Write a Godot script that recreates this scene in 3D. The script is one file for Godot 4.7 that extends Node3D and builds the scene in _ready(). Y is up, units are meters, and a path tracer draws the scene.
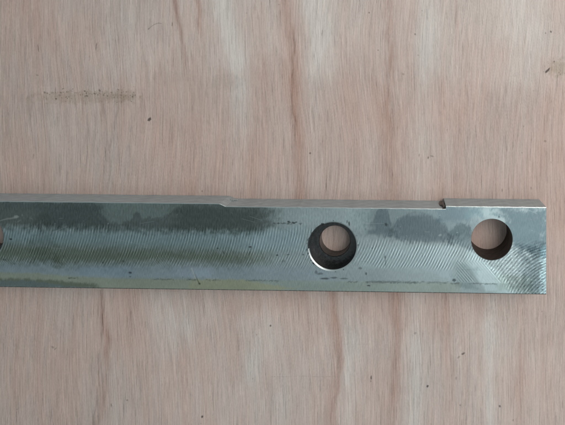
extends Node3D
# A machined steel bar with bolt holes lying on a sheet of weathered plywood.
# Plan units: one unit on the bar's top face is BAR_UNIT metres, one unit on the board is BOARD_UNIT metres;
# both are counted from the same corner, and PLUMB is the spot straight below the lens.

const PLUMB := Vector2(405.0, 55.0)
const LENS := 550.0
const THICK := 0.0196
const RISE := 0.35
const BAR_UNIT := RISE / LENS
const BOARD_UNIT := (RISE + THICK) / LENS

var rng := RandomNumberGenerator.new()
var encode := PackedByteArray()

func _ready() -> void:
	# ---- camera -------------------------------------------------------------------------------
	var cam := Camera3D.new()
	cam.name = "camera"
	cam.projection = Camera3D.PROJECTION_FRUSTUM
	cam.near = 0.05
	cam.far = 20.0
	cam.size = cam.near * 425.0 / LENS
	cam.frustum_offset = Vector2((282.5 - PLUMB.x) / LENS, (PLUMB.y - 212.5) / LENS) * cam.near
	add_child(cam)
	cam.transform = Transform3D(Basis(Vector3(1, 0, 0), Vector3(0, 0, -1), Vector3(0, 1, 0)), Vector3(0, THICK + RISE, 0))
	cam.current = true
	# ---- surroundings and light ----------------------------------------------------------------
	var we := WorldEnvironment.new()
	we.name = "surroundings"
	var env := Environment.new()
	env.background_mode = Environment.BG_COLOR
	env.background_color = Color(0.585, 0.632, 0.645)
	env.background_energy_multiplier = 1.0
	env.tonemap_mode = Environment.TONE_MAPPER_LINEAR
	env.tonemap_exposure = 1.06
	env.sdfgi_enabled = true
	env.ssao_enabled = true
	env.ssil_enabled = true
	we.environment = env
	add_child(we)
	daylight("window_light", Vector3(0.40, 0.62, -0.18), Vector3(-0.02, 0.0, 0.10), 0.55, 0.36, Color(1.0, 0.968, 0.945))
	daylight("skylight", Vector3(0.30, 0.72, 0.24), Vector3(0.0, 0.0, 0.10), 0.42, 0.11, Color(0.95, 0.985, 1.0))

	rng.seed = 20417
	encode.resize(4097)
	for i in 4097:
		encode[i] = int(clampf(Color(i / 4096.0, 0, 0).linear_to_srgb().r, 0.0, 1.0) * 255.0 + 0.5)

	build_board()
	build_bar()

# =============================================================================================
# helpers
# =============================================================================================
func daylight(called: String, from: Vector3, to: Vector3, side: float, energy: float, tint: Color) -> void:
	var l := AreaLight3D.new()
	l.name = called
	l.area_size = Vector2(side, side)
	l.area_normalize_energy = true
	l.light_color = tint
	l.light_energy = energy
	l.area_range = 6.0
	l.shadow_enabled = true
	add_child(l)
	l.look_at_from_position(from, to, Vector3.UP)

func noise(seed_value: int, octaves: int = 3) -> FastNoiseLite:
	var n := FastNoiseLite.new()
	n.noise_type = FastNoiseLite.TYPE_SIMPLEX_SMOOTH
	n.seed = seed_value
	n.frequency = 1.0
	n.fractal_type = FastNoiseLite.FRACTAL_FBM if octaves > 1 else FastNoiseLite.FRACTAL_NONE
	n.fractal_octaves = octaves
	return n

func tri(st: SurfaceTool, a: Vector3, b: Vector3, c: Vector3, na: Vector3, nb: Vector3, nc: Vector3, ua := Vector2.ZERO, ub := Vector2.ZERO, uc := Vector2.ZERO) -> void:
	# front faces run clockwise: put the corners in that order for the wanted normal
	if (b - a).cross(c - a).dot(na + nb + nc) > 0.0:
		var t = b; b = c; c = t
		t = nb; nb = nc; nc = t
		t = ub; ub = uc; uc = t
	st.set_normal(na); st.set_uv(ua); st.add_vertex(a)
	st.set_normal(nb); st.set_uv(ub); st.add_vertex(b)
	st.set_normal(nc); st.set_uv(uc); st.add_vertex(c)

func quad(st: SurfaceTool, a: Vector3, b: Vector3, c: Vector3, d: Vector3, towards: Vector3, uvs := [Vector2.ZERO, Vector2.ZERO, Vector2.ZERO, Vector2.ZERO]) -> void:
	var n := (b - a).cross(c - a)
	if n.length_squared() < 1e-18:
		n = (c - a).cross(d - a)
	n = n.normalized()
	if n.dot(towards) < 0.0:
		n = -n
	tri(st, a, b, c, n, n, n, uvs[0], uvs[1], uvs[2])
	tri(st, a, c, d, n, n, n, uvs[0], uvs[2], uvs[3])

func commit(st: SurfaceTool, called: String, m: Material, parent: Node) -> MeshInstance3D:
	st.index()
	st.generate_tangents()
	var o := MeshInstance3D.new()
	o.name = called
	o.mesh = st.commit()
	o.material_override = m
	o.cast_shadow = GeometryInstance3D.SHADOW_CASTING_SETTING_ON
	parent.add_child(o, true)
	return o

func start() -> SurfaceTool:
	var st := SurfaceTool.new()
	st.begin(Mesh.PRIMITIVE_TRIANGLES)
	return st

func along(points: Array, t: float, column: int) -> float:
	# piecewise linear look-up in rows [t, a, b, ...]
	if t <= points[0][0]:
		return points[0][column]
	for k in range(1, points.size()):
		if t <= points[k][0]:
			var f: float = (t - points[k - 1][0]) / (points[k][0] - points[k - 1][0])
			return lerpf(points[k - 1][column], points[k][column], f)
	return points[-1][column]

# =============================================================================================
# the plywood sheet
# =============================================================================================
const WS := 2.6          # texels per board unit
const WX := -40.0
const WY := -40.0
const WW := 1677
const WH := 1313

var pink := PackedFloat32Array()
var tone := PackedFloat32Array()

func streak(rows: Array, amount: float, dark: float, jitter: FastNoiseLite) -> void:
	# rows: [y, centre x, width to the left, width to the right, strength]
	var y0: int = maxi(0, int((rows[0][0] - WY) * WS))
	var y1: int = mini(WH - 1, int((rows[-1][0] - WY) * WS))
	for j in range(y0, y1 + 1):
		var y := WY + j / WS
		var cx := along(rows, y, 1) + jitter.get_noise_2d(y * 0.035, rows[0][1]) * 2.0
		var wl := along(rows, y, 2)
		var wr := along(rows, y, 3)
		var s := along(rows, y, 4)
		var i0 := maxi(0, int((cx - wl * 2.2 - WX) * WS))
		var i1 := mini(WW - 1, int((cx + wr * 2.2 - WX) * WS))
		for i in range(i0, i1 + 1):
			var x := WX + i / WS
			var d := x - cx + jitter.get_noise_2d(x * 0.9 + 31.0, y * 0.045) * 1.6
			var q := d / (wl if d < 0.0 else wr)
			var f := exp(-q * q * 1.6) * s
			f *= 0.8 + 0.45 * jitter.get_noise_2d(x * 0.55, y * 0.03 + 50.0)
			pink[j * WW + i] += amount * f
			tone[j * WW + i] -= dark * f * 1.35

func build_board() -> void:
	var n := WW * WH
	pink.resize(n)
	tone.resize(n)
	var bump := PackedByteArray()
	bump.resize(n)
	var fibre := noise(11, 2)
	var band := noise(23, 3)
	var cloud := noise(37, 3)
	var grit := noise(41, 1)
	var sway := noise(43, 1)
	for j in WH:
		var y := WY + j / WS
		for i in WW:
			var x := WX + i / WS
			var c := cloud.get_noise_2d(x * 0.009, y * 0.0085)
			var lean := x + sway.get_noise_2d(x * 0.004, y * 0.0035) * 14.0 + y * 0.012
			var b := band.get_noise_2d(lean * 0.045, y * 0.0022)
			var f := fibre.get_noise_2d(lean * 0.62, y * 0.005)
			var g := grit.get_noise_2d(x * 1.1, y * 0.33)
			var k := j * WW + i
			pink[k] = 0.70 + 0.22 * b + 0.26 * c + 0.14 * f
			tone[k] = 0.97 - 0.035 * b + 0.05 * c + 0.10 * f + 0.20 * fibre.get_noise_2d(lean * 1.1 + 200.0, y * 0.017) + 0.05 * g
	# heartwood and growth streaks
	var jit := noise(71, 2)
	streak([[-40, 276, 9, 12, .9], [0, 285, 9, 12, .9], [50, 293, 8, 8, 1.0], [100, 296, 7, 6, 1.0], [150, 298, 7, 7, .8], [260, 300, 8, 8, .7], [330, 305, 7, 8, .0]], 0.55, 0.10, jit)
	streak([[20, 291, 1.4, 1.8, .0], [40, 294, 1.6, 2, 1.0], [75, 292, 1.6, 2, .8], [110, 293, 1.6, 2, .9], [145, 296, 1.4, 2, .0]], 0.25, 0.22, jit)
	streak([[-40, 384, 8, 7, .8], [0, 388, 8, 7, .9], [60, 390, 8, 7, 1.1], [110, 388, 8, 8, 1.0], [200, 392, 12, 10, .7], [290, 395, 9, 8, .8], [340, 397, 9, 6, 1.0], [430, 392, 9, 6, .9]], 0.50, 0.12, jit)
	streak([[280, 331, 8, 4, .6], [300, 333, 6, 3, .8], [325, 337, 7, 3.4, 1.0], [360, 341, 10, 3, 1.1], [380, 339, 12, 2.6, 1.0], [400, 335, 11, 2.2, .9], [465, 335, 11, 3, .8]], 0.60, 0.13, jit)
	streak([[-40, 172, 2.6, 3, .9], [0, 175, 2.6, 3, 1.0], [25, 179, 2.6, 3, 1.0], [42, 182, 2.4, 2.6, .6], [80, 185, 2, 2, .0]], 0.8, 0.26, jit)
	streak([[-40, 193, 4, 4, .9], [0, 197, 4, 4, .8], [25, 199, 3, 3, .7], [45, 202, 2, 3, .0]], 0.7, 0.16, jit)
	streak([[290, 99, 4, 5, .3], [320, 103, 4, 5, .6], [340, 107, 4, 4.5, 1.0], [352, 107, 4, 4, 1.0], [372, 106, 4, 4, .3], [400, 103, 5, 5, .5], [430, 95, 8, 8, .7]], 0.55, 0.15, jit)
	streak([[280, 100, 1.3, 1.6, .6], [310, 102, 1.2, 1.5, 1.0], [350, 100, 1.2, 1.5, .6], [400, 96, 1.4, 1.6, .8], [430, 93, 1.4, 1.6, .6]], 0.2, 0.24, jit)
	streak([[290, 445, 6, 6, .6], [340, 447, 7, 7, .7], [425, 455, 9, 9, .6]], 0.35, 0.05, jit)
	streak([[330, 520, 5, 6, .0], [355, 521, 5, 6, .7], [385, 520, 5, 6, .6], [425, 518, 5, 6, .2]], 0.35, 0.04, jit)
	streak([[-40, 118, 10, 10, .7], [20, 116, 10, 10, .7], [90, 118, 8, 8, .5], [190, 108, 8, 8, .5]], -0.15, 0.05, jit)
	streak([[90, 116, 1.2, 1.4, .7], [110, 117, 1.2, 1.4, .9], [150, 109, 1.2, 1.4, .7], [192, 112, 1.2, 1.4, .6]], 0.1, 0.14, jit)
	streak([[85, 100, 1.5, 2, .0], [112, 101, 1.5, 2.5, 1.0], [130, 101, 1.5, 2, .0]], 0.1, 0.20, jit)
	streak([[-40, 456, 2, 2.4, .9], [20, 456, 2, 2.4, .9], [50, 457, 2, 2, .2]], 0.4, 0.08, jit)
	# pale grey sapwood
	streak([[-40, 214, 14, 12, .8], [0, 222, 12, 12, .9], [50, 234, 12, 14, 1.0], [100, 240, 12, 14, .6], [190, 236, 12, 14, .1]], -0.85, -0.09, jit)
	streak([[-40, 302, 8, 26, .9], [0, 308, 9, 26, 1.0], [40, 316, 10, 22, .9], [90, 312, 8, 14, .5], [200, 315, 8, 10, .3]], -0.80, -0.08, jit)
	streak([[-40, 424, 14, 20, .9], [20, 428, 14, 20, .9], [90, 420, 10, 16, .6], [200, 418, 8, 14, .6], [330, 416, 8, 14, .5], [425, 412, 8, 14, .5]], -0.65, -0.05, jit)
	streak([[-40, 515, 30, 30, .9], [30, 520, 30, 30, .9], [75, 520, 26, 30, .3], [110, 520, 20, 30, .0]], -0.65, -0.06, jit)
	streak([[296, 490, 8, 9, .3], [330, 488, 9, 9, .9], [400, 489, 9, 9, .8], [430, 490, 9, 9, .6]], -0.6, -0.06, jit)
	streak([[292, 262, 12, 14, .2], [320, 264, 12, 14, .7], [345, 264, 12, 14, .5], [390, 240, 12, 14, .6], [430, 230, 12, 14, .5]], -0.55, -0.04, jit)
	streak([[292, 170, 24, 24, .5], [325, 180, 26, 24, .8], [360, 175, 22, 24, .1]], -0.55, 0.0, jit)
	streak([[296, 346, 6, 9, .4], [345, 350, 6, 10, 1.0], [425, 350, 7, 12, .7]], -0.45, -0.07, jit)
	# greyer stained ends with a ragged, grain-combed edge; also paints soft shade across the middle
	var stain_shade := noise(57, 4)
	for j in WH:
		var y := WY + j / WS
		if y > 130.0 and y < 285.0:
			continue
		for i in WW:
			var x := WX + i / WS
			var comb := stain_shade.get_noise_2d(x * 0.35, y * 0.02) * 16.0 + stain_shade.get_noise_2d(x * 0.011, y * 0.011) * 34.0
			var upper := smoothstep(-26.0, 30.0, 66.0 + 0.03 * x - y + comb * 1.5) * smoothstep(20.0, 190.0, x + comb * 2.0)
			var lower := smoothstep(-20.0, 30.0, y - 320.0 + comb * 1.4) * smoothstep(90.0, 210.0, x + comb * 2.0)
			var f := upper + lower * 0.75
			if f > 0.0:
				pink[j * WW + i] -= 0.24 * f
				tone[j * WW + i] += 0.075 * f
	# open pores: short dark vessels along the grain, and pale fibres
	for s in 42000:
		var px := rng.randi_range(2, WW - 3)
		var py := rng.randi_range(0, WH - 1)
		var leng := int(rng.randf_range(6, 40) * (2.2 if rng.randf() < 0.12 else 1.0))
		var deep := rng.randf_range(0.04, 0.16) * (1.0 if rng.randf() < 0.86 else 1.7)
		var slant := rng.randf_range(-0.015, 0.03) + (0.07 if py < 500 and rng.randf() < 0.35 else 0.0)
		if rng.randf() < 0.42:
			deep = -deep * 0.75
		var fx := float(px)
		for q in leng:
			var jj := py + q
			if jj >= WH:
				break
			fx += slant
			var ii := int(fx)
			if ii < 1 or ii > WW - 2:
				break
			var taper := minf(1.0, minf(q + 1.0, leng - q) / 4.0)
			var at := jj * WW + ii
			var part := fx - ii
			tone[at] -= deep * taper * (1.0 - part)
			tone[at + 1] -= deep * taper * part
	# colours
	var grey := Vector3(0.530, 0.478, 0.442)
	var rose := Vector3(0.490, 0.348, 0.298)
	var img := PackedByteArray()
	img.resize(n * 3)
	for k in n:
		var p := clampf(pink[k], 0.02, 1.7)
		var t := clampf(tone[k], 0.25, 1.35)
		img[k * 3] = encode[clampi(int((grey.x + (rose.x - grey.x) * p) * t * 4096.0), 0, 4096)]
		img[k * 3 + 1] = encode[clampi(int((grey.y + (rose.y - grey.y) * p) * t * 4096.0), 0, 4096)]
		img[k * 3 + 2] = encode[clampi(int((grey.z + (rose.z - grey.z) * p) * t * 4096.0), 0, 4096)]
		bump[k] = clampi(int(190.0 + (t - 1.0) * 330.0), 0, 255)
	var pic := Image.create_from_data(WW, WH, false, Image.FORMAT_RGB8, img)
	# mildew blotch, specks and small dents
	mildew(pic)
	var specks := [[149.2, 119.2, 1.5, 2.2, 0.5, .85], [547.3, 70.5, 1.1, 3.6, 0.7, .85], [550.8, 31.5, .9, 1.2, .0, .7], [545.5, 33, .7, 1.0, .0, .45], [415, 34, 1.1, .9, .0, .5], [369, 12.5, .7, .9, .0, .6],
		[378, 50, .7, .9, .0, .4], [403, 74, 1.4, 1.0, .0, .3], [37, 75, 1.6, .7, .1, .35], [52.5, 347, 1.6, 1.1, .3, .35], [55, 348.6, 1.6, .7, -.6, .35], [202, 416.5, 1.2, 1.2, .0, .85], [270.3, 325.5, 1.0, 1.0, .0, .75],
		[427.4, 386, 1.2, 1.2, .0, .85], [371, 377.5, .8, 2.2, .1, .7], [370.6, 381, .6, 1.2, .0, .5], [463, 353.5, 2.0, 1.0, -.35, .7], [458.5, 357, 2.2, .9, -.6, .35], [456, 378, .9, 1.6, .2, .35], [499.7, 406, 1.2, 1.1, .0, .7],
		[460, 405, .8, 1.0, .0, .4], [513, 420, .8, 1.0, .0, .4], [310, 153, .8, 1.1, .0, .7], [428, 157.5, .8, 1.2, .0, .6], [432, 156, 2.2, .7, .3, .4], [545, 141, 1.2, 1.4, .0, .35], [502, 190, .6, 1.4, .0, .45], [531, 188, .7, 1.4, .0, .4],
		[554, 61.5, .9, .8, .0, .5], [415, 333, 1.3, 1.2, .0, .35], [418, 55, 1.0, .8, .0, .25], [33, 156, .9, 2.6, .15, .25], [202, 191, .7, .8, .0, .5], [127, 400, .9, 1.0, .0, .45], [111, 405, .6, 2.4, .0, .5], [172, 24, .5, 2.0, .0, .6], [96, 46, .6, 3.4, .12, .5], [38, 48, .5, 4.0, -.15, .45], [322, 32, 0.5, 3.0, 0.1, 0.35], [419, 155, .6, 2.2, .1, .4]]
	for s in specks:
		speck(pic, s[0], s[1], s[2], s[3], s[4], s[5], Vector3(0.055, 0.045, 0.04))
	for q in 25:
		speck(pic, rng.randf_range(0, 565), rng.randf_range(0, 425), rng.randf_range(.25, .6), rng.randf_range(.3, 1.0), 0.0, rng.randf_range(.2, .5), Vector3(0.09, 0.065, 0.055))
	# a hooked scratch, a ring dent and a faint line ruled across the grain
	for q in 26:
		var a := q / 25.0
		speck(pic, 148 + a * 13.0, 29.0 - sin(a * 1.9) * 6.0, .45, .45, 0.0, .30 if q > 2 else .6, Vector3(0.07, 0.06, 0.055))
	for q in 50:
		speck(pic, 272 + q * 1.25, 376.2 + sin(q * 0.2) * 0.4, .7, .35, 0.0, rng.randf_range(.0, .28), Vector3(0.10, 0.08, 0.07))
	for q in 20:
		speck(pic, 343 + q * 1.4, 344.0, .7, .3, 0.0, rng.randf_range(.0, .18), Vector3(0.10, 0.08, 0.07))
	var relief := Image.create_from_data(WW, WH, false, Image.FORMAT_L8, bump)
	var m := StandardMaterial3D.new()
	m.resource_name = "plywood veneer"
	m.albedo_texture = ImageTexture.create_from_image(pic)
	m.roughness = 0.78
	m.metallic_specular = 0.35
	m.heightmap_enabled = true
	m.heightmap_texture = ImageTexture.create_from_image(relief)
	m.heightmap_scale = 0.012
	pink.clear()
	tone.clear()
	# the sheet: its face veneer runs on, book-matched, past the edges of the matched leaf
	var st := start()
	var w := WW / WS
	var h := WH / WS
	for gx in [-1, 0, 1]:
		for gy in [-1, 0, 1]:
			var cs := []
			var us := []
			for c in [[0, 0], [1, 0], [1, 1], [0, 1]]:
				cs.append(board_point(WX + (gx + c[0]) * w, WY + (gy + c[1]) * h))
				us.append(Vector2(1 - c[0] if gx != 0 else c[0], 1 - c[1] if gy != 0 else c[1]))
			quad(st, cs[0], cs[1], cs[2], cs[3], Vector3.UP, us)
	var board := Node3D.new()
	board.name = "plywood_board"
	add_child(board)
	board.set_meta("kind", "structure")
	board.set_meta("label", "weathered pinkish plywood sheet under the steel bar")
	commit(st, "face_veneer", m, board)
	var edge := StandardMaterial3D.new()
	edge.resource_name = "plywood edge"
	edge.albedo_color = Color(0.62, 0.5, 0.42)
	edge.roughness = 0.85
	var lo := board_point(WX - w, WY - h)
	var hi := board_point(WX + 2 * w, WY + 2 * h)
	for ply in 5:
		var core := start()
		box(core, Vector3(lo.x + 0.0004 * (ply % 2), -0.0004 - 0.0024 * (ply + 1), lo.z + 0.0004 * (ply % 2)), Vector3(hi.x - 0.0004 * (ply % 2), -0.0004 - 0.0024 * ply - 0.00008, hi.z - 0.0004 * (ply % 2)))
		commit(core, "ply", edge, board)

func box(st: SurfaceTool, a: Vector3, b: Vector3) -> void:
	var p := []
	for k in 8:
		p.append(Vector3(b.x if k & 1 else a.x, b.y if k & 2 else a.y, b.z if k & 4 else a.z))
	quad(st, p[0], p[1], p[3], p[2], Vector3.FORWARD)
	quad(st, p[4], p[5], p[7], p[6], Vector3.BACK)
	quad(st, p[0], p[2], p[6], p[4], Vector3.LEFT)
	quad(st, p[1], p[3], p[7], p[5], Vector3.RIGHT)
	quad(st, p[0], p[1], p[5], p[4], Vector3.DOWN)
	quad(st, p[2], p[3], p[7], p[6], Vector3.UP)

func board_point(x: float, y: float) -> Vector3:
	return Vector3((x - PLUMB.x) * BOARD_UNIT, 0.0, (y - PLUMB.y) * BOARD_UNIT)

func speck(pic: Image, x: float, y: float, rx: float, ry: float, lean: float, much: float, ink: Vector3) -> void:
	var r := maxf(rx, ry) * 1.7
	var seed_at := x * 13.7 + y * 7.1
	for j in range(int((y - r - WY) * WS), int((y + r - WY) * WS) + 2):
		for i in range(int((x - r - WX) * WS), int((x + r - WX) * WS) + 2):
			if i < 0 or j < 0 or i >= WW or j >= WH:
				continue
			var d := Vector2(WX + i / WS - x, WY + j / WS - y).rotated(-lean)
			var a := atan2(d.y, d.x)
			var q := Vector2(d.x / rx, d.y / ry).length() * (1.0 + 0.13 * sin(a * 2.0 + seed_at) + 0.10 * sin(a * 5.0 + seed_at * 2.0))
			var f := much * (1.0 - smoothstep(0.6, 1.25, q))
			if f > 0.004:
				var c := pic.get_pixel(i, j).srgb_to_linear()
				pic.set_pixel(i, j, Color(lerpf(c.r, ink.x, f), lerpf(c.g, ink.y, f), lerpf(c.b, ink.z, f)).linear_to_srgb())

func stain(pic: Image, x: float, y: float, rx: float, ry: float, much: float, ink: Vector3, ragged: FastNoiseLite) -> void:
	for j in range(int((y - ry * 1.4 - WY) * WS), int((y + ry * 1.4 - WY) * WS)):
		for i in range(int((x - rx * 1.4 - WX) * WS), int((x + rx * 1.4 - WX) * WS)):
			if i < 0 or j < 0 or i >= WW or j >= WH:
				continue
			var u := WX + i / WS
			var v := WY + j / WS
			var q := Vector2((u - x) / rx, (v - y) / ry).length() + ragged.get_noise_2d(u * 0.16, v * 0.16) * 0.55
			var f := much * (1.0 - smoothstep(0.55, 1.05, q)) * (0.75 + 0.6 * ragged.get_noise_2d(u * 0.8, v * 0.3))
			if f > 0.004:
				var c := pic.get_pixel(i, j).srgb_to_linear()
				pic.set_pixel(i, j, Color(c.r * lerpf(1, ink.x, f), c.g * lerpf(1, ink.y, f), c.b * lerpf(1, ink.z, f)).linear_to_srgb())

func mildew(pic: Image) -> void:
	var rag := noise(91, 3)
	stain(pic, 85, 97, 62, 7.5, 0.45, Vector3(0.66, 0.62, 0.50), rag)
	stain(pic, 30, 103, 5, 13, 0.28, Vector3(0.66, 0.62, 0.55), rag)
	stain(pic, 122, 96, 18, 7, 0.34, Vector3(0.6, 0.6, 0.5), rag)
	stain(pic, 562, 68, 15, 11, 0.55, Vector3(0.62, 0.66, 0.52), rag)
	stain(pic, 225, 82, 22, 9, 0.22, Vector3(0.68, 0.74, 0.74), rag)
	stain(pic, 170, 78, 26, 7, 0.14, Vector3(0.7, 0.74, 0.72), rag)
	for q in 105:
		var x := 44.0 + 92.0 * rng.randf()
		var arch := 96.5 - 4.0 * sin((x - 40.0) / 95.0 * PI) + rng.randfn(0.0, 3.0)
		var r := rng.randf_range(.25, .6) * (1.9 if rng.randf() < 0.15 else 1.0)
		speck(pic, x, arch, r, r * rng.randf_range(.8, 1.3), rng.randf() * 3.0, rng.randf_range(.25, .75), Vector3(0.075, 0.065, 0.04))
	for q in 16:
		speck(pic, 542 + 24.0 * rng.randf(), 68 + rng.randfn(0, 6), .5, .7, 0.0, rng.randf_range(.15, .45), Vector3(0.07, 0.07, 0.05))

# =============================================================================================
# the steel bar
# =============================================================================================
const SX := -52.0
const SY := 198.0
const SS := 3.4
const SW := 2048
const SH := 344
const LEFT_END := -330.0
const RIGHT_END := 546.6
const STEP_A := 219.5
const STEP_B := 446.0

var metal_tint := PackedFloat32Array()    # three channels of metal tint, painted reflections and glints included
var relief_bar := PackedFloat32Array()
var rough := PackedFloat32Array()

func edge_far(x: float) -> float:
	return 201.2 + 0.0112 * x

func edge_near(x: float) -> float:
	return 287.2 + 0.0136 * x

func edge_bevel(x: float) -> float:
	return edge_near(x) - 10.6

func bar_point(x: float, y: float, drop: float = 0.0) -> Vector3:
	return Vector3((x - PLUMB.x) * BAR_UNIT, THICK - drop, (y - PLUMB.y) * BAR_UNIT)

func bar_uv(x: float, y: float) -> Vector2:
	var u := x
	if u < SX:
		u = 2.0 * SX - u
	return Vector2((u - SX) * SS / SW, (y - SY) * SS / SH)

# a patch of film, residue or painted reflection: rows [x, upper edge, lower edge] in units across the bar from its far edge
func patch(rows: Array, tint: Vector3, much: float, soft: float, ragged: float, n: FastNoiseLite, rougher: float = 0.0) -> void:
	var i0 := maxi(0, int((rows[0][0] - 14.0 - SX) * SS))
	var i1 := mini(SW - 1, int((rows[-1][0] + 14.0 - SX) * SS))
	for i in range(i0, i1 + 1):
		var x := SX + i / SS
		var a := along(rows, x, 1)
		var b := along(rows, x, 2)
		var off := edge_far(x)
		var side := minf(x - rows[0][0], rows[-1][0] - x) * 0.42 + ragged * 0.4
		var j0 := maxi(0, int((off + a - ragged * 1.5 - soft * 2.5 - SY) * SS))
		var j1 := mini(SH - 1, int((off + b + ragged * 1.5 + soft * 2.5 - SY) * SS))
		for j in range(j0, j1 + 1):
			var y := SY + j / SS - off
			var d := minf(minf(y - a, b - y), side) + n.get_noise_2d(x * 0.13, y * 0.13) * ragged + n.get_noise_2d(x * 0.75 + y * 0.25, y * 0.10) * (ragged * 0.45 + soft * 0.5)
			var f := smoothstep(-soft * 1.9, soft * 1.9, d)
			if f <= 0.0:
				continue
			f *= much * (0.93 + 0.20 * n.get_noise_2d(x * 1.3 + 90.0, y * 0.14))
			var k := (j * SW + i) * 3
			metal_tint[k] *= lerpf(1.0, tint.x, f)
			metal_tint[k + 1] *= lerpf(1.0, tint.y, f)
			metal_tint[k + 2] *= lerpf(1.0, tint.z, f)
			rough[j * SW + i] += rougher * f

func mark(x: float, y: float, rx: float, ry: float, lean: float, tint: Vector3, much: float, dig: float = 0.0) -> void:
	# a spot or scratch at (x, y), both in bar units
	var r := maxf(rx, ry) * 1.7 + 0.6
	for j in range(maxi(0, int((y - r - SY) * SS)), mini(SH - 1, int((y + r - SY) * SS)) + 1):
		for i in range(maxi(0, int((x - r - SX) * SS)), mini(SW - 1, int((x + r - SX) * SS)) + 1):
			var d := Vector2(SX + i / SS - x, SY + j / SS - y).rotated(-lean)
			var q := Vector2(d.x / rx, d.y / ry).length() * (1.0 + 0.12 * sin(atan2(d.y, d.x) * 2.0 + x) + 0.10 * sin(atan2(d.y, d.x) * 5.0 + y))
			var f := much * (1.0 - smoothstep(0.55, 1.3, q))
			if f > 0.003:
				var k := j * SW + i
				metal_tint[k * 3] = lerpf(metal_tint[k * 3], tint.x, f)
				metal_tint[k * 3 + 1] = lerpf(metal_tint[k * 3 + 1], tint.y, f)
				metal_tint[k * 3 + 2] = lerpf(metal_tint[k * 3 + 2], tint.z, f)
				relief_bar[k] -= dig * f

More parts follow.
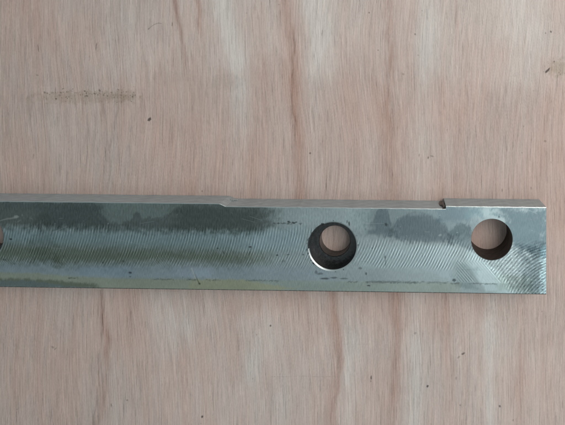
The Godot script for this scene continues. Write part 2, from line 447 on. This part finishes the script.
func bar_surface() -> StandardMaterial3D:
	var n := SW * SH
	metal_tint.resize(n * 3)
	relief_bar.resize(n)
	rough.resize(n)
	var wob := noise(5, 2)
	var fine := noise(6, 2)
	for j in SH:
		var y := SY + j / SS
		for i in SW:
			var x := SX + i / SS
			var w := y - edge_far(x)
			var k := j * SW + i
			# tool marks: the leading edge of a face mill leaves arcs one feed apart, its trailing edge crosses them low down
			var wv := wob.get_noise_2d(x * 0.02, y * 0.03)
			var second := smoothstep(328.0, 338.0, x)
			var reach := lerpf(104.0, 62.0, second)
			var mid := 12.0
			var pitch := 2.78 if second < 0.5 else 2.95
			var end_pass := smoothstep(0.0, 5.0, (x - 476.0) - (y - 256.0) * 0.88)
			var arc := sqrt(maxf(reach * reach - (w - mid) * (w - mid), 100.0))
			if second > 0.5:
				# a faster pass: nearly straight strokes leaning over below the middle
				var lean := maxf(w - 26.0, 0.0)
				arc = -(0.62 * lean - 8.0 * (1.0 - exp(-lean / 14.0)))
			var ph := (x - arc + wv * 0.7) / pitch
			# no two passes of the tooth cut alike
			var tooth := floorf(ph + 0.25)
			var uneven := 0.75 + 0.5 * absf(sin(tooth * 12.9898) * 43758.5453 - floorf(sin(tooth * 12.9898) * 43758.5453))
			var crest := 0.5 + 0.5 * sin(TAU * ph)
			var lead := (crest * crest * crest * 2.5 - 0.78) * uneven
			var trail := sin(TAU * (x + arc * 1.15 + wv * 3.0) / (pitch * 0.78))
			var deep := smoothstep(lerpf(18.0, 30.0, second), lerpf(30.0, 42.0, second), w) * (1.0 - smoothstep(58.0, 64.0, w + wv * 5.0))
			deep = lerpf(0.15, 0.06, second) + 0.84 * deep
			if w > 64.0:
				deep *= 1.0 - smoothstep(64.0, 70.0, w) * 0.75
			var cross := smoothstep(40.0, 50.0, w) * (1.0 - smoothstep(60.0, 66.0, w))
			if x > 440.0:
				deep *= 0.9
				var back := smoothstep(453.0, 460.0, x) * smoothstep(52.0, 58.0, w) * (1.0 - smoothstep(74.0, 78.0, w))
				deep = lerpf(deep, 0.8, back * 0.8)
				lead = lerpf(lead, sin(TAU * (x - 0.85 * w) / 2.9), back)
			var strength := deep * (0.70 + 0.75 * wob.get_noise_2d(x * 0.05 + 40.0, y * 0.10)) * lerpf(0.75, 1.25, smoothstep(180.0, 430.0, x))
			var cut := lead * strength + trail * cross * lerpf(0.36, 0.10, second) * (0.8 + 0.9 * wv)
			if end_pass > 0.0:
				var rad := Vector2(x - 566.0, y - 316.0).length()
				var turn := sin(TAU * (rad + 1.5 * wv) / 2.75)
				var chop := wob.get_noise_2d((x - y) * 0.16 + 7.0, rad * 0.42)
				var amt := smoothstep(30.0, 48.0, w) * clampf(0.80 + 1.7 * chop, 0.05, 1.6)
				cut = lerpf(cut, turn * amt, end_pass)
			else:
				# the skimmed triangle beside the end pass stays smooth
				var near := smoothstep(-26.0, -20.0, (x - 476.0) - (y - 256.0) * 0.88) * smoothstep(54.0, 60.0, w)
				cut *= 1.0 - 0.85 * near
			relief_bar[k] = cut
			var g := fine.get_noise_2d(x * 1.25, y * 0.16)
			# ridge glints are painted into the colour, the grooves between them hold residue
			var s := 0.92 + 0.13 * g + 0.07 * wv + (0.46 * cut if cut > 0.0 else 0.30 * cut)
			metal_tint[k * 3] = 0.388 * s
			metal_tint[k * 3 + 1] = 0.448 * s
			metal_tint[k * 3 + 2] = 0.450 * s
			rough[k] = 0.44 + 0.07 * g - 0.03 * cut
	var p := noise(15, 3)
	# dark oil film with a dark reflection painted in, and dried-out clear patches
	patch([[-60, -3, 27], [0, -3, 26], [36, -3, 27], [100, -3, 28], [130, -3, 28], [180, -3, 29], [230, -3, 29], [262, -3, 28], [270, 6, 22]], Vector3(0.30, 0.305, 0.28), 0.92, 3.0, 3.4, p)
	patch([[40, 2, 24], [70, 3, 25], [103, 3, 24]], Vector3(0.78, 0.80, 0.80), 0.9, 1.8, 3.0, p)
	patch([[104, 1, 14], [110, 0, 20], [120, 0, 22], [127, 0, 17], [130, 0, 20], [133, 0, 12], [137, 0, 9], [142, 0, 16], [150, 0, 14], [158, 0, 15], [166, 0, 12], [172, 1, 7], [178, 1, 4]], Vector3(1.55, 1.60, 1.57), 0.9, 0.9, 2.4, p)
	patch([[178, 3, 26], [215, 4, 28], [252, 6, 27]], Vector3(0.74, 0.76, 0.72), 0.9, 1.6, 3.5, p)
	patch([[-60, 6, 26], [12, 8, 24], [34, 10, 20]], Vector3(1.18, 1.14, 1.08), 0.7, 2.0, 4.0, p)
	patch([[36, 14, 26], [46, 12, 28]], Vector3(0.82, 0.80, 0.78), 0.8, 1.5, 3.0, p)
	# pale band under it, partly a bright reflection painted as colour
	patch([[-60, 27, 42], [60, 28, 43], [160, 28, 45], [262, 26, 46], [300, 24, 44]], Vector3(0.92, 1.04, 1.10), 0.8, 3.0, 3.0, p)
	# olive residue caught in the coarse marks, partly a painted reflection
	patch([[-60, 42, 60], [50, 43, 60], [62, 44, 63], [120, 45, 61], [160, 45, 59], [215, 47, 60], [262, 49, 58]], Vector3(0.58, 0.585, 0.46), 0.9, 3.6, 3.4, p)
	patch([[36, 30, 60], [48, 28, 62]], Vector3(0.70, 0.72, 0.70), 0.7, 1.5, 4.0, p)
	patch([[54, 55, 66], [61, 53, 66]], Vector3(0.62, 0.62, 0.55), 0.8, 1.0, 1.6, p)
	# bluish-grey wiped band, partly mirrored surroundings painted into the steel colour
	patch([[-60, 61, 73], [60, 60, 74], [130, 61, 75], [200, 61, 75], [262, 61, 74], [330, 63, 75]], Vector3(0.94, 0.97, 1.05), 0.8, 2.6, 2.5, p, 0.06)
	patch([[178, 57, 72], [190, 56, 74], [205, 58, 74], [210, 63, 74]], Vector3(1.14, 1.12, 1.18), 0.8, 1.2, 2.0, p, 0.05)
	patch([[80, 64, 73], [130, 62, 75]], Vector3(0.97, 1.0, 1.08), 0.7, 1.5, 2.5, p)
	# left length darkened in colour for the dimmer surroundings it mirrors
	patch([[-60, 28, 64], [40, 28, 63], [170, 28, 62], [240, 30, 62]], Vector3(0.68, 0.68, 0.66), 0.8, 6.0, 6.0, p)
	# yellowed preservative on the near bevel
	patch([[-60, 71, 80], [30, 71, 79], [70, 74, 84], [110, 75.5, 87], [190, 75.5, 88], [245, 75.7, 88], [262, 79, 86.5], [292, 83.5, 84.5]], Vector3(1.10, 0.97, 0.70), 0.75, 0.8, 1.3, p, 0.08)
	patch([[-60, 78, 86], [20, 77, 86], [60, 79, 86], [96, 82, 86]], Vector3(0.48, 0.50, 0.46), 0.9, 0.9, 1.5, p)
	patch([[190, 75.7, 88], [250, 75.7, 88], [340, 76, 88], [460, 76.2, 88]], Vector3(1.0, 0.97, 0.85), 0.75, 0.5, 0.9, p, 0.08)
	patch([[366, 1, 30], [392, -3, 34], [440, -3, 35], [474, -3, 30]], Vector3(0.60, 0.64, 0.66), 0.88, 3.4, 4.5, p)
	# dried drips and dark fields on the right half
	patch([[372, 18, 28], [377, 4, 30], [383, 2, 31], [388, 6, 32], [392, 22, 30]], Vector3(0.55, 0.58, 0.60), 0.8, 1.2, 1.8, p)
	patch([[393, 20, 30], [398, 12, 34], [408, 8.5, 37], [418, 7.5, 37], [428, 9, 37], [438, 13, 37], [446, 19, 37], [450, 30, 38]], Vector3(0.54, 0.56, 0.58), 0.9, 1.8, 2.6, p)
	patch([[450, 24, 38], [457, 18, 39], [464, 17, 42], [470, 20, 44], [474, 30, 44]], Vector3(0.50, 0.54, 0.56), 0.85, 1.2, 2.2, p)
	patch([[440, 1, 16], [470, 1, 14], [478, 1, 10]], Vector3(0.70, 0.78, 0.84), 0.7, 1.5, 2.5, p)
	patch([[503, 1, 8], [514, 1, 40], [528, 1, 46], [548, 1, 50]], Vector3(0.36, 0.44, 0.48), 0.92, 2.6, 5.0, p)
	patch([[526, 40, 84], [534, 38, 86], [548, 36, 86]], Vector3(0.40, 0.45, 0.47), 0.85, 2.4, 4.0, p)
	patch([[500, 66, 84], [512, 68, 84], [530, 70, 86]], Vector3(0.72, 0.74, 0.66), 0.7, 1.4, 2.5, p)
	patch([[456, 56, 80], [466, 58, 82], [474, 62, 82]], Vector3(0.66, 0.70, 0.70), 0.8, 1.4, 2.4, p)
	patch([[300, 1, 24], [335, 1, 16], [368, 2, 28]], Vector3(1.10, 1.12, 1.12), 0.6, 2.0, 3.0, p)
	patch([[362, 44, 62], [420, 40, 64], [452, 40, 74]], Vector3(1.16, 1.20, 1.22), 0.6, 2.0, 3.0, p)
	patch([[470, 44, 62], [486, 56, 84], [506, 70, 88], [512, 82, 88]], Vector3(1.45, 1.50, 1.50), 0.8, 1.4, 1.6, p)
	patch([[468, 1, 12], [484, 1, 11], [498, 1, 12]], Vector3(1.15, 1.22, 1.22), 0.7, 1.5, 2.0, p)
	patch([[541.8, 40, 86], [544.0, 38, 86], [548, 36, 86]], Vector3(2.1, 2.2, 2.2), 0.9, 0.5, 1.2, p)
	for q in 18:
		mark(541.4 + rng.randf() * 1.6, 243.0 + q * 2.75 + rng.randf_range(-.6, .6), rng.randf_range(.8, 1.9), rng.randf_range(.4, .9), -.3, Vector3(0.13, 0.16, 0.17), rng.randf_range(.4, .85))
	# a dark dashed seam where the milling stops short of the bevel
	var x := -50.0
	while x < 470.0:
		var run := rng.randf_range(6.0, 34.0)
		if x > 60.0 and rng.randf() < 0.75:
			var t := x
			while t < x + run:
				mark(t, edge_bevel(t) + 0.4 + rng.randf_range(-.5, .5), rng.randf_range(.5, 1.3), rng.randf_range(.5, 1.25), rng.randf_range(-.5, .2), Vector3(0.12, 0.14, 0.135), rng.randf_range(.15, .6), 0.15)
				t += rng.randf_range(0.8, 1.8)
		x += run + rng.randf_range(2.0, 14.0)
	for q in 150:
		var mx := 364.0 + 88.0 * rng.randf()
		mark(mx, edge_bevel(mx) - 0.2 + rng.randfn(0.0, 0.7), rng.randf_range(.6, 2.0), rng.randf_range(.4, 1.0), 0.0, Vector3(0.16, 0.19, 0.185), rng.randf_range(.12, .4), 0.05)
	mark(454, 280, 2.2, 1.4, 0.0, Vector3(0.07, 0.085, 0.09), 0.85)
	# smears, scratches, pits
	for q in 20:
		var a := q / 19.0
		mark(-2 + a * 18.0, 221.5 - a * 5.0 - sin(a * 5.0) * 0.5, 1.2, .45 + a * 0.75, -0.3, Vector3(0.33, 0.34, 0.31), 0.45)
	mark(16, 216.6, 2.4, 1.6, -.3, Vector3(0.42, 0.44, 0.41), 0.75)
	mark(22, 215, .9, 1.3, .2, Vector3(0.32, 0.33, 0.30), 0.5)
	mark(18.5, 221, 2.8, .7, -.5, Vector3(0.29, 0.31, 0.29), 0.5)
	mark(18, 225.5, .6, 2.4, -.6, Vector3(0.27, 0.29, 0.27), 0.5)
	for q in 16:
		var a := q / 15.0
		mark(191.5 + a * 4.0, 268.5 + a * 10.0, .7, 1.1, -.35, Vector3(0.50, 0.53, 0.50), 0.5 * (1.0 - a * 0.5))
		mark(194.5 + a * 4.5, 273.5 + a * 10.0, .65, 1.0, -.35, Vector3(0.14, 0.14, 0.11), 0.08 + 0.4 * a, 0.3)
	mark(199.3, 283.6, 1.0, 1.3, 0.0, Vector3(0.08, 0.08, 0.06), 0.7)
	var spots := [[10.5, 239, 1.4, .9, .9], [130, 272.5, 1.5, 1.2, .8], [130, 276.5, .9, .7, .5], [4, 259.5, 1.6, 1.2, .55], [14, 263.5, 1.3, 1.0, .45], [250, 246.8, 1.4, .9, .85], [277, 255, 1.2, .8, .85], [217.5, 248.2, 1.0, .9, .7], [223.5, 252.5, .8, 2.0, .6], [102.5, 262.5, 1.0, .8, .6], [123, 261, 1.4, 1.2, .5],
		[386, 224.5, 1.5, 1.6, .7], [349, 223.5, .8, 2.6, .85], [347, 221.5, .6, 1.4, .7], [385, 257, 1.0, 1.4, .6], [385.5, 262, .6, 3.4, .45], [368.5, 285.5, 1.6, .8, .75], [366, 273.5, 1.0, 1.3, .7], [372, 248, .9, .7, .5], [360, 268, 2.2, 1.2, .45], [288, 254.5, 1.4, .7, .6], [303, 254.5, 1.2, .8, .65], [440, 235, 1.8, 1.2, -.4], [283, 261, 2.2, 1.4, .3], [320, 273.5, 3.0, 1.2, .5], [316, 272, 1.6, 1.6, .5], [334, 277.6, 4.0, 1.0, .6], [325, 278.4, 4.0, 1.0, .7], [344, 278.4, 3.6, .8, .5], [499, 216.8, 0.9, 0.8, 0.6]]
	for s in spots:
		mark(s[0], s[1], s[2], s[3], 0.0, Vector3(0.05, 0.055, 0.06) if s[4] > 0.0 else Vector3(0.42, 0.47, 0.46), absf(s[4]), 0.4)
	for q in 26:
		mark(274 + 16.0 * rng.randf() + 4.0 * (q % 5), 222.8 + rng.randfn(0, 0.9) + 0.12 * (q % 5), rng.randf_range(.5, 1.8), rng.randf_range(.4, .9), 0.0, Vector3(0.07, 0.08, 0.08), rng.randf_range(.25, .8), 0.1)
	for q in 34:
		mark(rng.randf_range(0, 545), rng.randf_range(206, 284), rng.randf_range(.3, .7), rng.randf_range(.3, .6), 0.0, Vector3(0.08, 0.09, 0.09), rng.randf_range(.2, .65), 0.2)
	for q in 40:
		mark(rng.randf_range(0, 545), rng.randf_range(206, 284), rng.randf_range(.3, .9), rng.randf_range(.25, .5), rng.randf_range(-1, 1), Vector3(0.52, 0.56, 0.55), rng.randf_range(.15, .5))
	# fine handling scratches
	for q in 46:
		var sx := rng.randf_range(0, 540)
		var sy := rng.randf_range(206, 284)
		var dir := Vector2.from_angle(rng.randf_range(-.5, .5))
		var leng := rng.randf_range(3, 22)
		var shade := Vector3(0.5, 0.55, 0.55) if rng.randf() < 0.6 else Vector3(0.12, 0.14, 0.14)
		var t := 0.0
		while t < leng:
			mark(sx + dir.x * t, sy + dir.y * t, .35, .2, dir.angle(), shade, 0.22)
			t += 0.35
	# black grease pushed up round the counterbored hole
	for q in 60:
		var a := rng.randf_range(PI * 0.72, PI * 1.12) if q < 40 else rng.randf_range(0, TAU)
		var rr := 24.3 + absf(rng.randfn(0, 1.0))
		mark(332.8 + cos(a) * rr, 246.3 + sin(a) * rr, rng.randf_range(.4, 1.1), rng.randf_range(.4, 1.1), 0.0, Vector3(0.03, 0.035, 0.045), rng.randf_range(.3, .9))

	var img := PackedByteArray()
	img.resize(n * 3)
	var rgh := PackedByteArray()
	rgh.resize(n)
	for k in n:
		img[k * 3] = encode[clampi(int(metal_tint[k * 3] * 4096.0), 0, 4096)]
		img[k * 3 + 1] = encode[clampi(int(metal_tint[k * 3 + 1] * 4096.0), 0, 4096)]
		img[k * 3 + 2] = encode[clampi(int(metal_tint[k * 3 + 2] * 4096.0), 0, 4096)]
		rgh[k] = clampi(int(rough[k] * 255.0), 30, 250)
		relief_bar[k] = 0.5 + relief_bar[k] * 0.22
	var m := StandardMaterial3D.new()
	m.resource_name = "milled steel"
	m.metallic = 1.0
	m.albedo_texture = ImageTexture.create_from_image(Image.create_from_data(SW, SH, false, Image.FORMAT_RGB8, img))
	m.roughness = 1.0
	m.roughness_texture = ImageTexture.create_from_image(Image.create_from_data(SW, SH, false, Image.FORMAT_L8, rgh))
	m.roughness_texture_channel = BaseMaterial3D.TEXTURE_CHANNEL_RED
	m.heightmap_enabled = true
	m.heightmap_texture = ImageTexture.create_from_image(Image.create_from_data(SW, SH, false, Image.FORMAT_RF, relief_bar.to_byte_array()))
	m.heightmap_scale = 0.0075
	metal_tint.clear()
	rough.clear()
	return m

func speckled(called: String, a: Color, b: Color, metal: float, roughness: float, freq: float, relief: float, stretch: Vector3 = Vector3.ONE) -> StandardMaterial3D:
	var f := FastNoiseLite.new()
	f.seed = 77
	f.frequency = freq
	f.fractal_octaves = 4
	var ramp := Gradient.new()
	ramp.set_color(0, a)
	ramp.set_color(1, b)
	ramp.set_offset(0, 0.25)
	ramp.set_offset(1, 0.75)
	var t := NoiseTexture2D.new()
	t.width = 256
	t.height = 256
	t.seamless = true
	t.noise = f
	t.color_ramp = ramp
	var m := StandardMaterial3D.new()
	m.resource_name = called
	m.albedo_texture = t
	m.metallic = metal
	m.roughness = roughness
	m.uv1_triplanar = true
	m.uv1_scale = Vector3(60, 60, 60) * stretch
	if relief > 0.0:
		var h := NoiseTexture2D.new()
		h.width = 256
		h.height = 256
		h.seamless = true
		h.noise = f
		m.heightmap_enabled = true
		m.heightmap_texture = h
		m.heightmap_scale = relief
	return m

func ring_point(x: float, y: float, r: float, a: float, drop: float, origin: Vector3) -> Vector3:
	return bar_point(x + cos(a) * r, y + sin(a) * r, drop) - origin

# a lathed surface round a hole: profile [radius, drop, smooth normal as (inward, up)]
func lathe(st: SurfaceTool, cx: float, cy: float, profile: Array, origin: Vector3, a0 := 0.0, a1 := TAU, wobble: FastNoiseLite = null) -> void:
	var seg := maxi(8, int(96 * (a1 - a0) / TAU))
	for s in profile.size() - 1:
		var p = profile[s]
		var q = profile[s + 1]
		if p.size() > 2:
			continue
		var dr: float = (p[0] - q[0]) * BAR_UNIT
		var dd: float = q[1] - p[1]
		var slope := Vector2(dd, dr).normalized()   # (towards the axis, up)
		for k in seg:
			var b0 := lerpf(a0, a1, float(k) / seg)
			var b1 := lerpf(a0, a1, float(k + 1) / seg)
			var n0 := Vector3(-cos(b0) * slope.x, slope.y, -sin(b0) * slope.x)
			var n1 := Vector3(-cos(b1) * slope.x, slope.y, -sin(b1) * slope.x)
			var w00 := 0.0
			var w01 := 0.0
			var w10 := 0.0
			var w11 := 0.0
			if wobble:
				w00 = wobble.get_noise_3d(cos(b0) * 3.0, sin(b0) * 3.0, p[1] * 300.0) * 0.35
				w01 = wobble.get_noise_3d(cos(b1) * 3.0, sin(b1) * 3.0, p[1] * 300.0) * 0.35
				w10 = wobble.get_noise_3d(cos(b0) * 3.0, sin(b0) * 3.0, q[1] * 300.0) * 0.35
				w11 = wobble.get_noise_3d(cos(b1) * 3.0, sin(b1) * 3.0, q[1] * 300.0) * 0.35
			var v00 := ring_point(cx, cy, p[0] + w00, b0, p[1], origin)
			var v01 := ring_point(cx, cy, p[0] + w01, b1, p[1], origin)
			var v10 := ring_point(cx, cy, q[0] + w10, b0, q[1], origin)
			var v11 := ring_point(cx, cy, q[0] + w11, b1, q[1], origin)
			tri(st, v00, v01, v11, n0, n1, n1)
			tri(st, v00, v11, v10, n0, n1, n0)

func far_line(x: float, inside_notch: bool) -> float:
	return edge_far(x) + (2.7 * clampf((x - STEP_A) / 6.5, 0.0, 1.0) if inside_notch else 0.0)

func build_bar() -> void:
	var bar := Node3D.new()
	bar.name = "steel_bar"
	add_child(bar)
	var origin := Vector3((300.0 - PLUMB.x) * BAR_UNIT, 0.0, (248.0 - PLUMB.y) * BAR_UNIT)
	bar.position = origin
	bar.set_meta("label", "flat machined steel bar with bolt holes and milling marks lying on plywood")
	bar.set_meta("category", "steel bar")

	var milled := bar_surface()
	var ground := speckled("ground steel edge", Color(0.60, 0.63, 0.64), Color(0.70, 0.73, 0.735), 0.2, 0.5, 0.02, 0.0, Vector3(0.25, 2.0, 1.0))
	var arris := StandardMaterial3D.new()
	arris.resource_name = "burnished arris"
	arris.albedo_color = Color(0.76, 0.79, 0.785)
	arris.metallic = 1.0
	arris.roughness = 0.38
	var grease := speckled("black grease", Color(0.05, 0.055, 0.06), Color(0.15, 0.15, 0.15), 0.0, 0.26, 0.02, 0.010)
	grease.metallic_specular = 0.6
	var rust := speckled("dark rusted bore", Color(0.14, 0.115, 0.105), Color(0.32, 0.26, 0.23), 0.25, 0.55, 0.03, 0.02, Vector3(0.4, 2.2, 0.4))

	# --- the milled top face, with its holes left open ---
	var holes := [[-21.0, 238.0, 25.0, -52.0, 10.0], [332.8, 246.3, 25.0, 303.0, 363.0], [492.0, 239.6, 20.9, 464.0, 520.0]]
	var cuts := [LEFT_END, -52.0, 10.0, 115.0, STEP_A, STEP_A + 6.5, 260.0, 303.0, 363.0, 405.0, STEP_B, 464.0, 520.0, RIGHT_END - 0.5]
	var top := start()
	var cham := 0.55
	for c in cuts.size() - 1:
		var x0: float = cuts[c]
		var x1: float = cuts[c + 1]
		var notch := x0 >= STEP_A and x1 <= STEP_B
		var hole = null
		for h in holes:
			if is_equal_approx(h[3], x0):
				hole = h
		var corner := [Vector2(x0, far_line(x0, notch) + cham), Vector2(x1, far_line(x1, notch) + cham), Vector2(x1, edge_bevel(x1)), Vector2(x0, edge_bevel(x0))]
		if hole == null:
			quad(top, bar_point(corner[0].x, corner[0].y) - origin, bar_point(corner[1].x, corner[1].y) - origin, bar_point(corner[2].x, corner[2].y) - origin, bar_point(corner[3].x, corner[3].y) - origin, Vector3.UP,
				[bar_uv(corner[0].x, corner[0].y), bar_uv(corner[1].x, corner[1].y), bar_uv(corner[2].x, corner[2].y), bar_uv(corner[3].x, corner[3].y)])
		else:
			var mid := Vector2(hole[0], hole[1])
			var angles := []
			for k in 96:
				angles.append(TAU * k / 96.0 - PI)
			for q in corner:
				angles.append((q - mid).angle())
			angles.sort()
			for k in angles.size():
				var ring := []
				var rim := []
				for a in [angles[k], angles[(k + 1) % angles.size()]]:
					var dir := Vector2.from_angle(a)
					var best := mid + dir * 500.0
					for e in 4:
						var hit = Geometry2D.segment_intersects_segment(mid, mid + dir * 500.0, corner[e] + (corner[e] - corner[(e + 1) % 4]).normalized() * 0.01, corner[(e + 1) % 4] + (corner[(e + 1) % 4] - corner[e]).normalized() * 0.01)
						if hit != null and mid.distance_to(hit) < mid.distance_to(best):
							best = hit
					rim.append(best)
					ring.append(mid + dir * hole[2])
				if rim[0].distance_to(rim[1]) < 1e-4:
					continue
				quad(top, bar_point(ring[0].x, ring[0].y) - origin, bar_point(ring[1].x, ring[1].y) - origin, bar_point(rim[1].x, rim[1].y) - origin, bar_point(rim[0].x, rim[0].y) - origin, Vector3.UP,
					[bar_uv(ring[0].x, ring[0].y), bar_uv(ring[1].x, ring[1].y), bar_uv(rim[1].x, rim[1].y), bar_uv(rim[0].x, rim[0].y)])
	commit(top, "milled_face", milled, bar)

	# --- the shallow bevel along the near edge ---
	var bev := start()
	var fall := 0.00022
	for c in cuts.size() - 1:
		var x0: float = cuts[c]
		var x1: float = cuts[c + 1]
		quad(bev, bar_point(x0, edge_bevel(x0)) - origin, bar_point(x1, edge_bevel(x1)) - origin, bar_point(x1, edge_near(x1) - 0.7, fall) - origin, bar_point(x0, edge_near(x0) - 0.7, fall) - origin, Vector3.UP,
			[bar_uv(x0, edge_bevel(x0)), bar_uv(x1, edge_bevel(x1)), bar_uv(x1, edge_near(x1) - 0.7), bar_uv(x0, edge_near(x0) - 0.7)])
	commit(bev, "near_bevel", milled, bar)

	# --- flanks: far side in three lengths with the shallow notch, near side, both ends, underside ---
	var side := start()
	var arr := start()
	var c_drop := 0.00014
	var foot := THICK - 0.00005
	var nick := noise(8, 2)
	var lengths := [[LEFT_END, STEP_A, false], [STEP_A, STEP_A + 6.5, true], [STEP_A + 6.5, STEP_B, true], [STEP_B, RIGHT_END, false]]
	for l in lengths:
		var pieces := 70
		for k in pieces:
			var x0: float = lerpf(l[0], l[1], float(k) / pieces)
			var x1: float = lerpf(l[0], l[1], float(k + 1) / pieces)
			var y0: float = far_line(x0, l[2]) + (0.0 if k == 0 else 0.22 * nick.get_noise_1d(x0 * 0.11) + 0.12 * nick.get_noise_1d(x0 * 0.9))
			var y1: float = far_line(x1, l[2]) + (0.0 if k == pieces - 1 else 0.22 * nick.get_noise_1d(x1 * 0.11) + 0.12 * nick.get_noise_1d(x1 * 0.9))
			quad(side, bar_point(x0, y0, c_drop) - origin, bar_point(x1, y1, c_drop) - origin, bar_point(x1, y1, foot) - origin, bar_point(x0, y0, foot) - origin, Vector3.FORWARD)
			var xe := minf(x1, RIGHT_END - 0.5)
			quad(arr, bar_point(x0, y0, c_drop) - origin, bar_point(x1, y1, c_drop) - origin, bar_point(xe, y1 + cham) - origin, bar_point(x0, y0 + cham) - origin, Vector3(0, 1, -1))
	# the notch runs out on a slope at its left end and stops square at its right
	quad(side, bar_point(STEP_B, far_line(STEP_B, false), c_drop) - origin, bar_point(STEP_B, far_line(STEP_B, true), c_drop) - origin, bar_point(STEP_B, far_line(STEP_B, true), foot) - origin, bar_point(STEP_B, far_line(STEP_B, false), foot) - origin, Vector3.LEFT)
	var yn0 := edge_near(LEFT_END)
	var yn1 := edge_near(RIGHT_END)
	quad(side, bar_point(LEFT_END, yn0, fall + c_drop) - origin, bar_point(RIGHT_END, yn1, fall + c_drop) - origin, bar_point(RIGHT_END, yn1, foot) - origin, bar_point(LEFT_END, yn0, foot) - origin, Vector3.BACK)
	var dull := start()
	quad(dull, bar_point(LEFT_END, yn0, fall + c_drop) - origin, bar_point(RIGHT_END, yn1, fall + c_drop) - origin, bar_point(RIGHT_END - 0.5, yn1 - 0.7, fall) - origin, bar_point(LEFT_END, yn0 - 0.7, fall) - origin, Vector3(0, 1, 1))
	var yf0 := edge_far(LEFT_END)
	var yf1 := edge_far(RIGHT_END)
	quad(side, bar_point(RIGHT_END, yf1, c_drop) - origin, bar_point(RIGHT_END, yn1, fall + c_drop) - origin, bar_point(RIGHT_END, yn1, foot) - origin, bar_point(RIGHT_END, yf1, foot) - origin, Vector3.RIGHT)
	quad(arr, bar_point(RIGHT_END, yf1, c_drop) - origin, bar_point(RIGHT_END, yn1, fall + c_drop) - origin, bar_point(RIGHT_END - 0.5, yn1 - 0.7, fall) - origin, bar_point(RIGHT_END - 0.5, yf1 + cham) - origin, Vector3(1, 1, 0))
	quad(side, bar_point(LEFT_END, yf0) - origin, bar_point(LEFT_END, yn0) - origin, bar_point(LEFT_END, yn0, foot) - origin, bar_point(LEFT_END, yf0, foot) - origin, Vector3.LEFT)
	commit(side, "flank", ground, bar)
	commit(arr, "chamfered_edge", arris, bar)
	var painted_shade := speckled("grimy edge", Color(0.20, 0.20, 0.19), Color(0.45, 0.46, 0.45), 0.7, 0.5, 0.03, 0.0)  # near edge coloured dark to draw the thin contact shadow
	commit(dull, "painted_shade_edge", painted_shade, bar)

	# --- holes ---
	var wob := noise(3, 2)
	for h in [holes[0], holes[1]]:
		var st := start()
		lathe(st, h[0], h[1], [[23.7, 0.0006], [23.6, 0.0098]], origin, 0.0, TAU, wob)
		lathe(st, h[0], h[1], [[23.9, 0.0097], [16.2, 0.0099], [15.7, 0.0103], [15.6, foot]], origin, 0.0, TAU)
		var ho := commit(st, "counterbored_hole", grease, bar)
		var dark := start()
		lathe(dark, h[0], h[1], [[25.0, 0.0], [24.3, 0.00035], [23.7, 0.00065]], origin, PI * 0.97, PI * 1.38)
		commit(dark, "greasy_rim", grease, ho)
		var bright := start()
		lathe(bright, h[0], h[1], [[25.0, 0.0], [24.35, 0.00026], [23.7, 0.00058]], origin, -PI * 0.62, PI * 0.97)
		commit(bright, "bright_rim", arris, ho)
	var bore := start()
	lathe(bore, holes[2][0], holes[2][1], [[20.6, 0.0003], [20.5, 0.0108]], origin)
	lathe(bore, holes[2][0], holes[2][1], [[20.5, 0.0108], [20.9, 0.0112], [20.9, 0.0118], [20.5, 0.0122], [20.4, foot]], origin)
	var bo := commit(bore, "bolt_hole", rust, bar)
	var lip := start()
	lathe(lip, holes[2][0], holes[2][1], [[20.9, 0.0], [20.6, 0.0003]], origin)
	commit(lip, "hole_lip", arris, bo)

	# --- dark lump and burr in the notch ---
	var lump := start()
	blob(lump, bar_point(444.3, far_line(444.3, true) - 0.6, 0.0075) - origin, Vector3(0.0012, 0.0080, 0.0011), 8, wob)
	blob(lump, bar_point(442.6, far_line(442.6, true) - 0.2, 0.0120) - origin, Vector3(0.0016, 0.0060, 0.0007), 19, wob)
	commit(lump, "dark_lump", grease, bar)
	var burr := start()
	for k in 9:
		var a := k / 8.0
		blob(burr, bar_point(221.0 + a * 9.0, far_line(226, true) - 0.5 - sin(a * PI) * 0.5, 0.0145 - 0.001 * sin(a * 3.0)) - origin, Vector3(0.0006, 0.00030 + 0.0003 * sin(a * PI), 0.00035), 30 + k, wob)
	commit(burr, "metal_burr", arris, bar)

func blob(st: SurfaceTool, at: Vector3, r: Vector3, salt: int, n: FastNoiseLite) -> void:
	var rows := 10
	var cols := 14
	var pts := []
	for j in rows + 1:
		var line := []
		for i in cols + 1:
			var a := TAU * (i % cols) / cols
			var b := PI * j / rows
			var d := Vector3(sin(b) * cos(a), cos(b), sin(b) * sin(a))
			var k := 1.0 + 0.45 * n.get_noise_3d(d.x * 1.3 + salt * 3.1, d.y * 1.3, d.z * 1.3)
			line.append([at + d * r * k, (d / r).normalized()])
		pts.append(line)
	for j in rows:
		for i in cols:
			var p = pts[j][i]
			var q = pts[j][i + 1]
			var s = pts[j + 1][i + 1]
			var t = pts[j + 1][i]
			tri(st, p[0], q[0], s[0], p[1], q[1], s[1])
			tri(st, p[0], s[0], t[0], p[1], s[1], t[1])
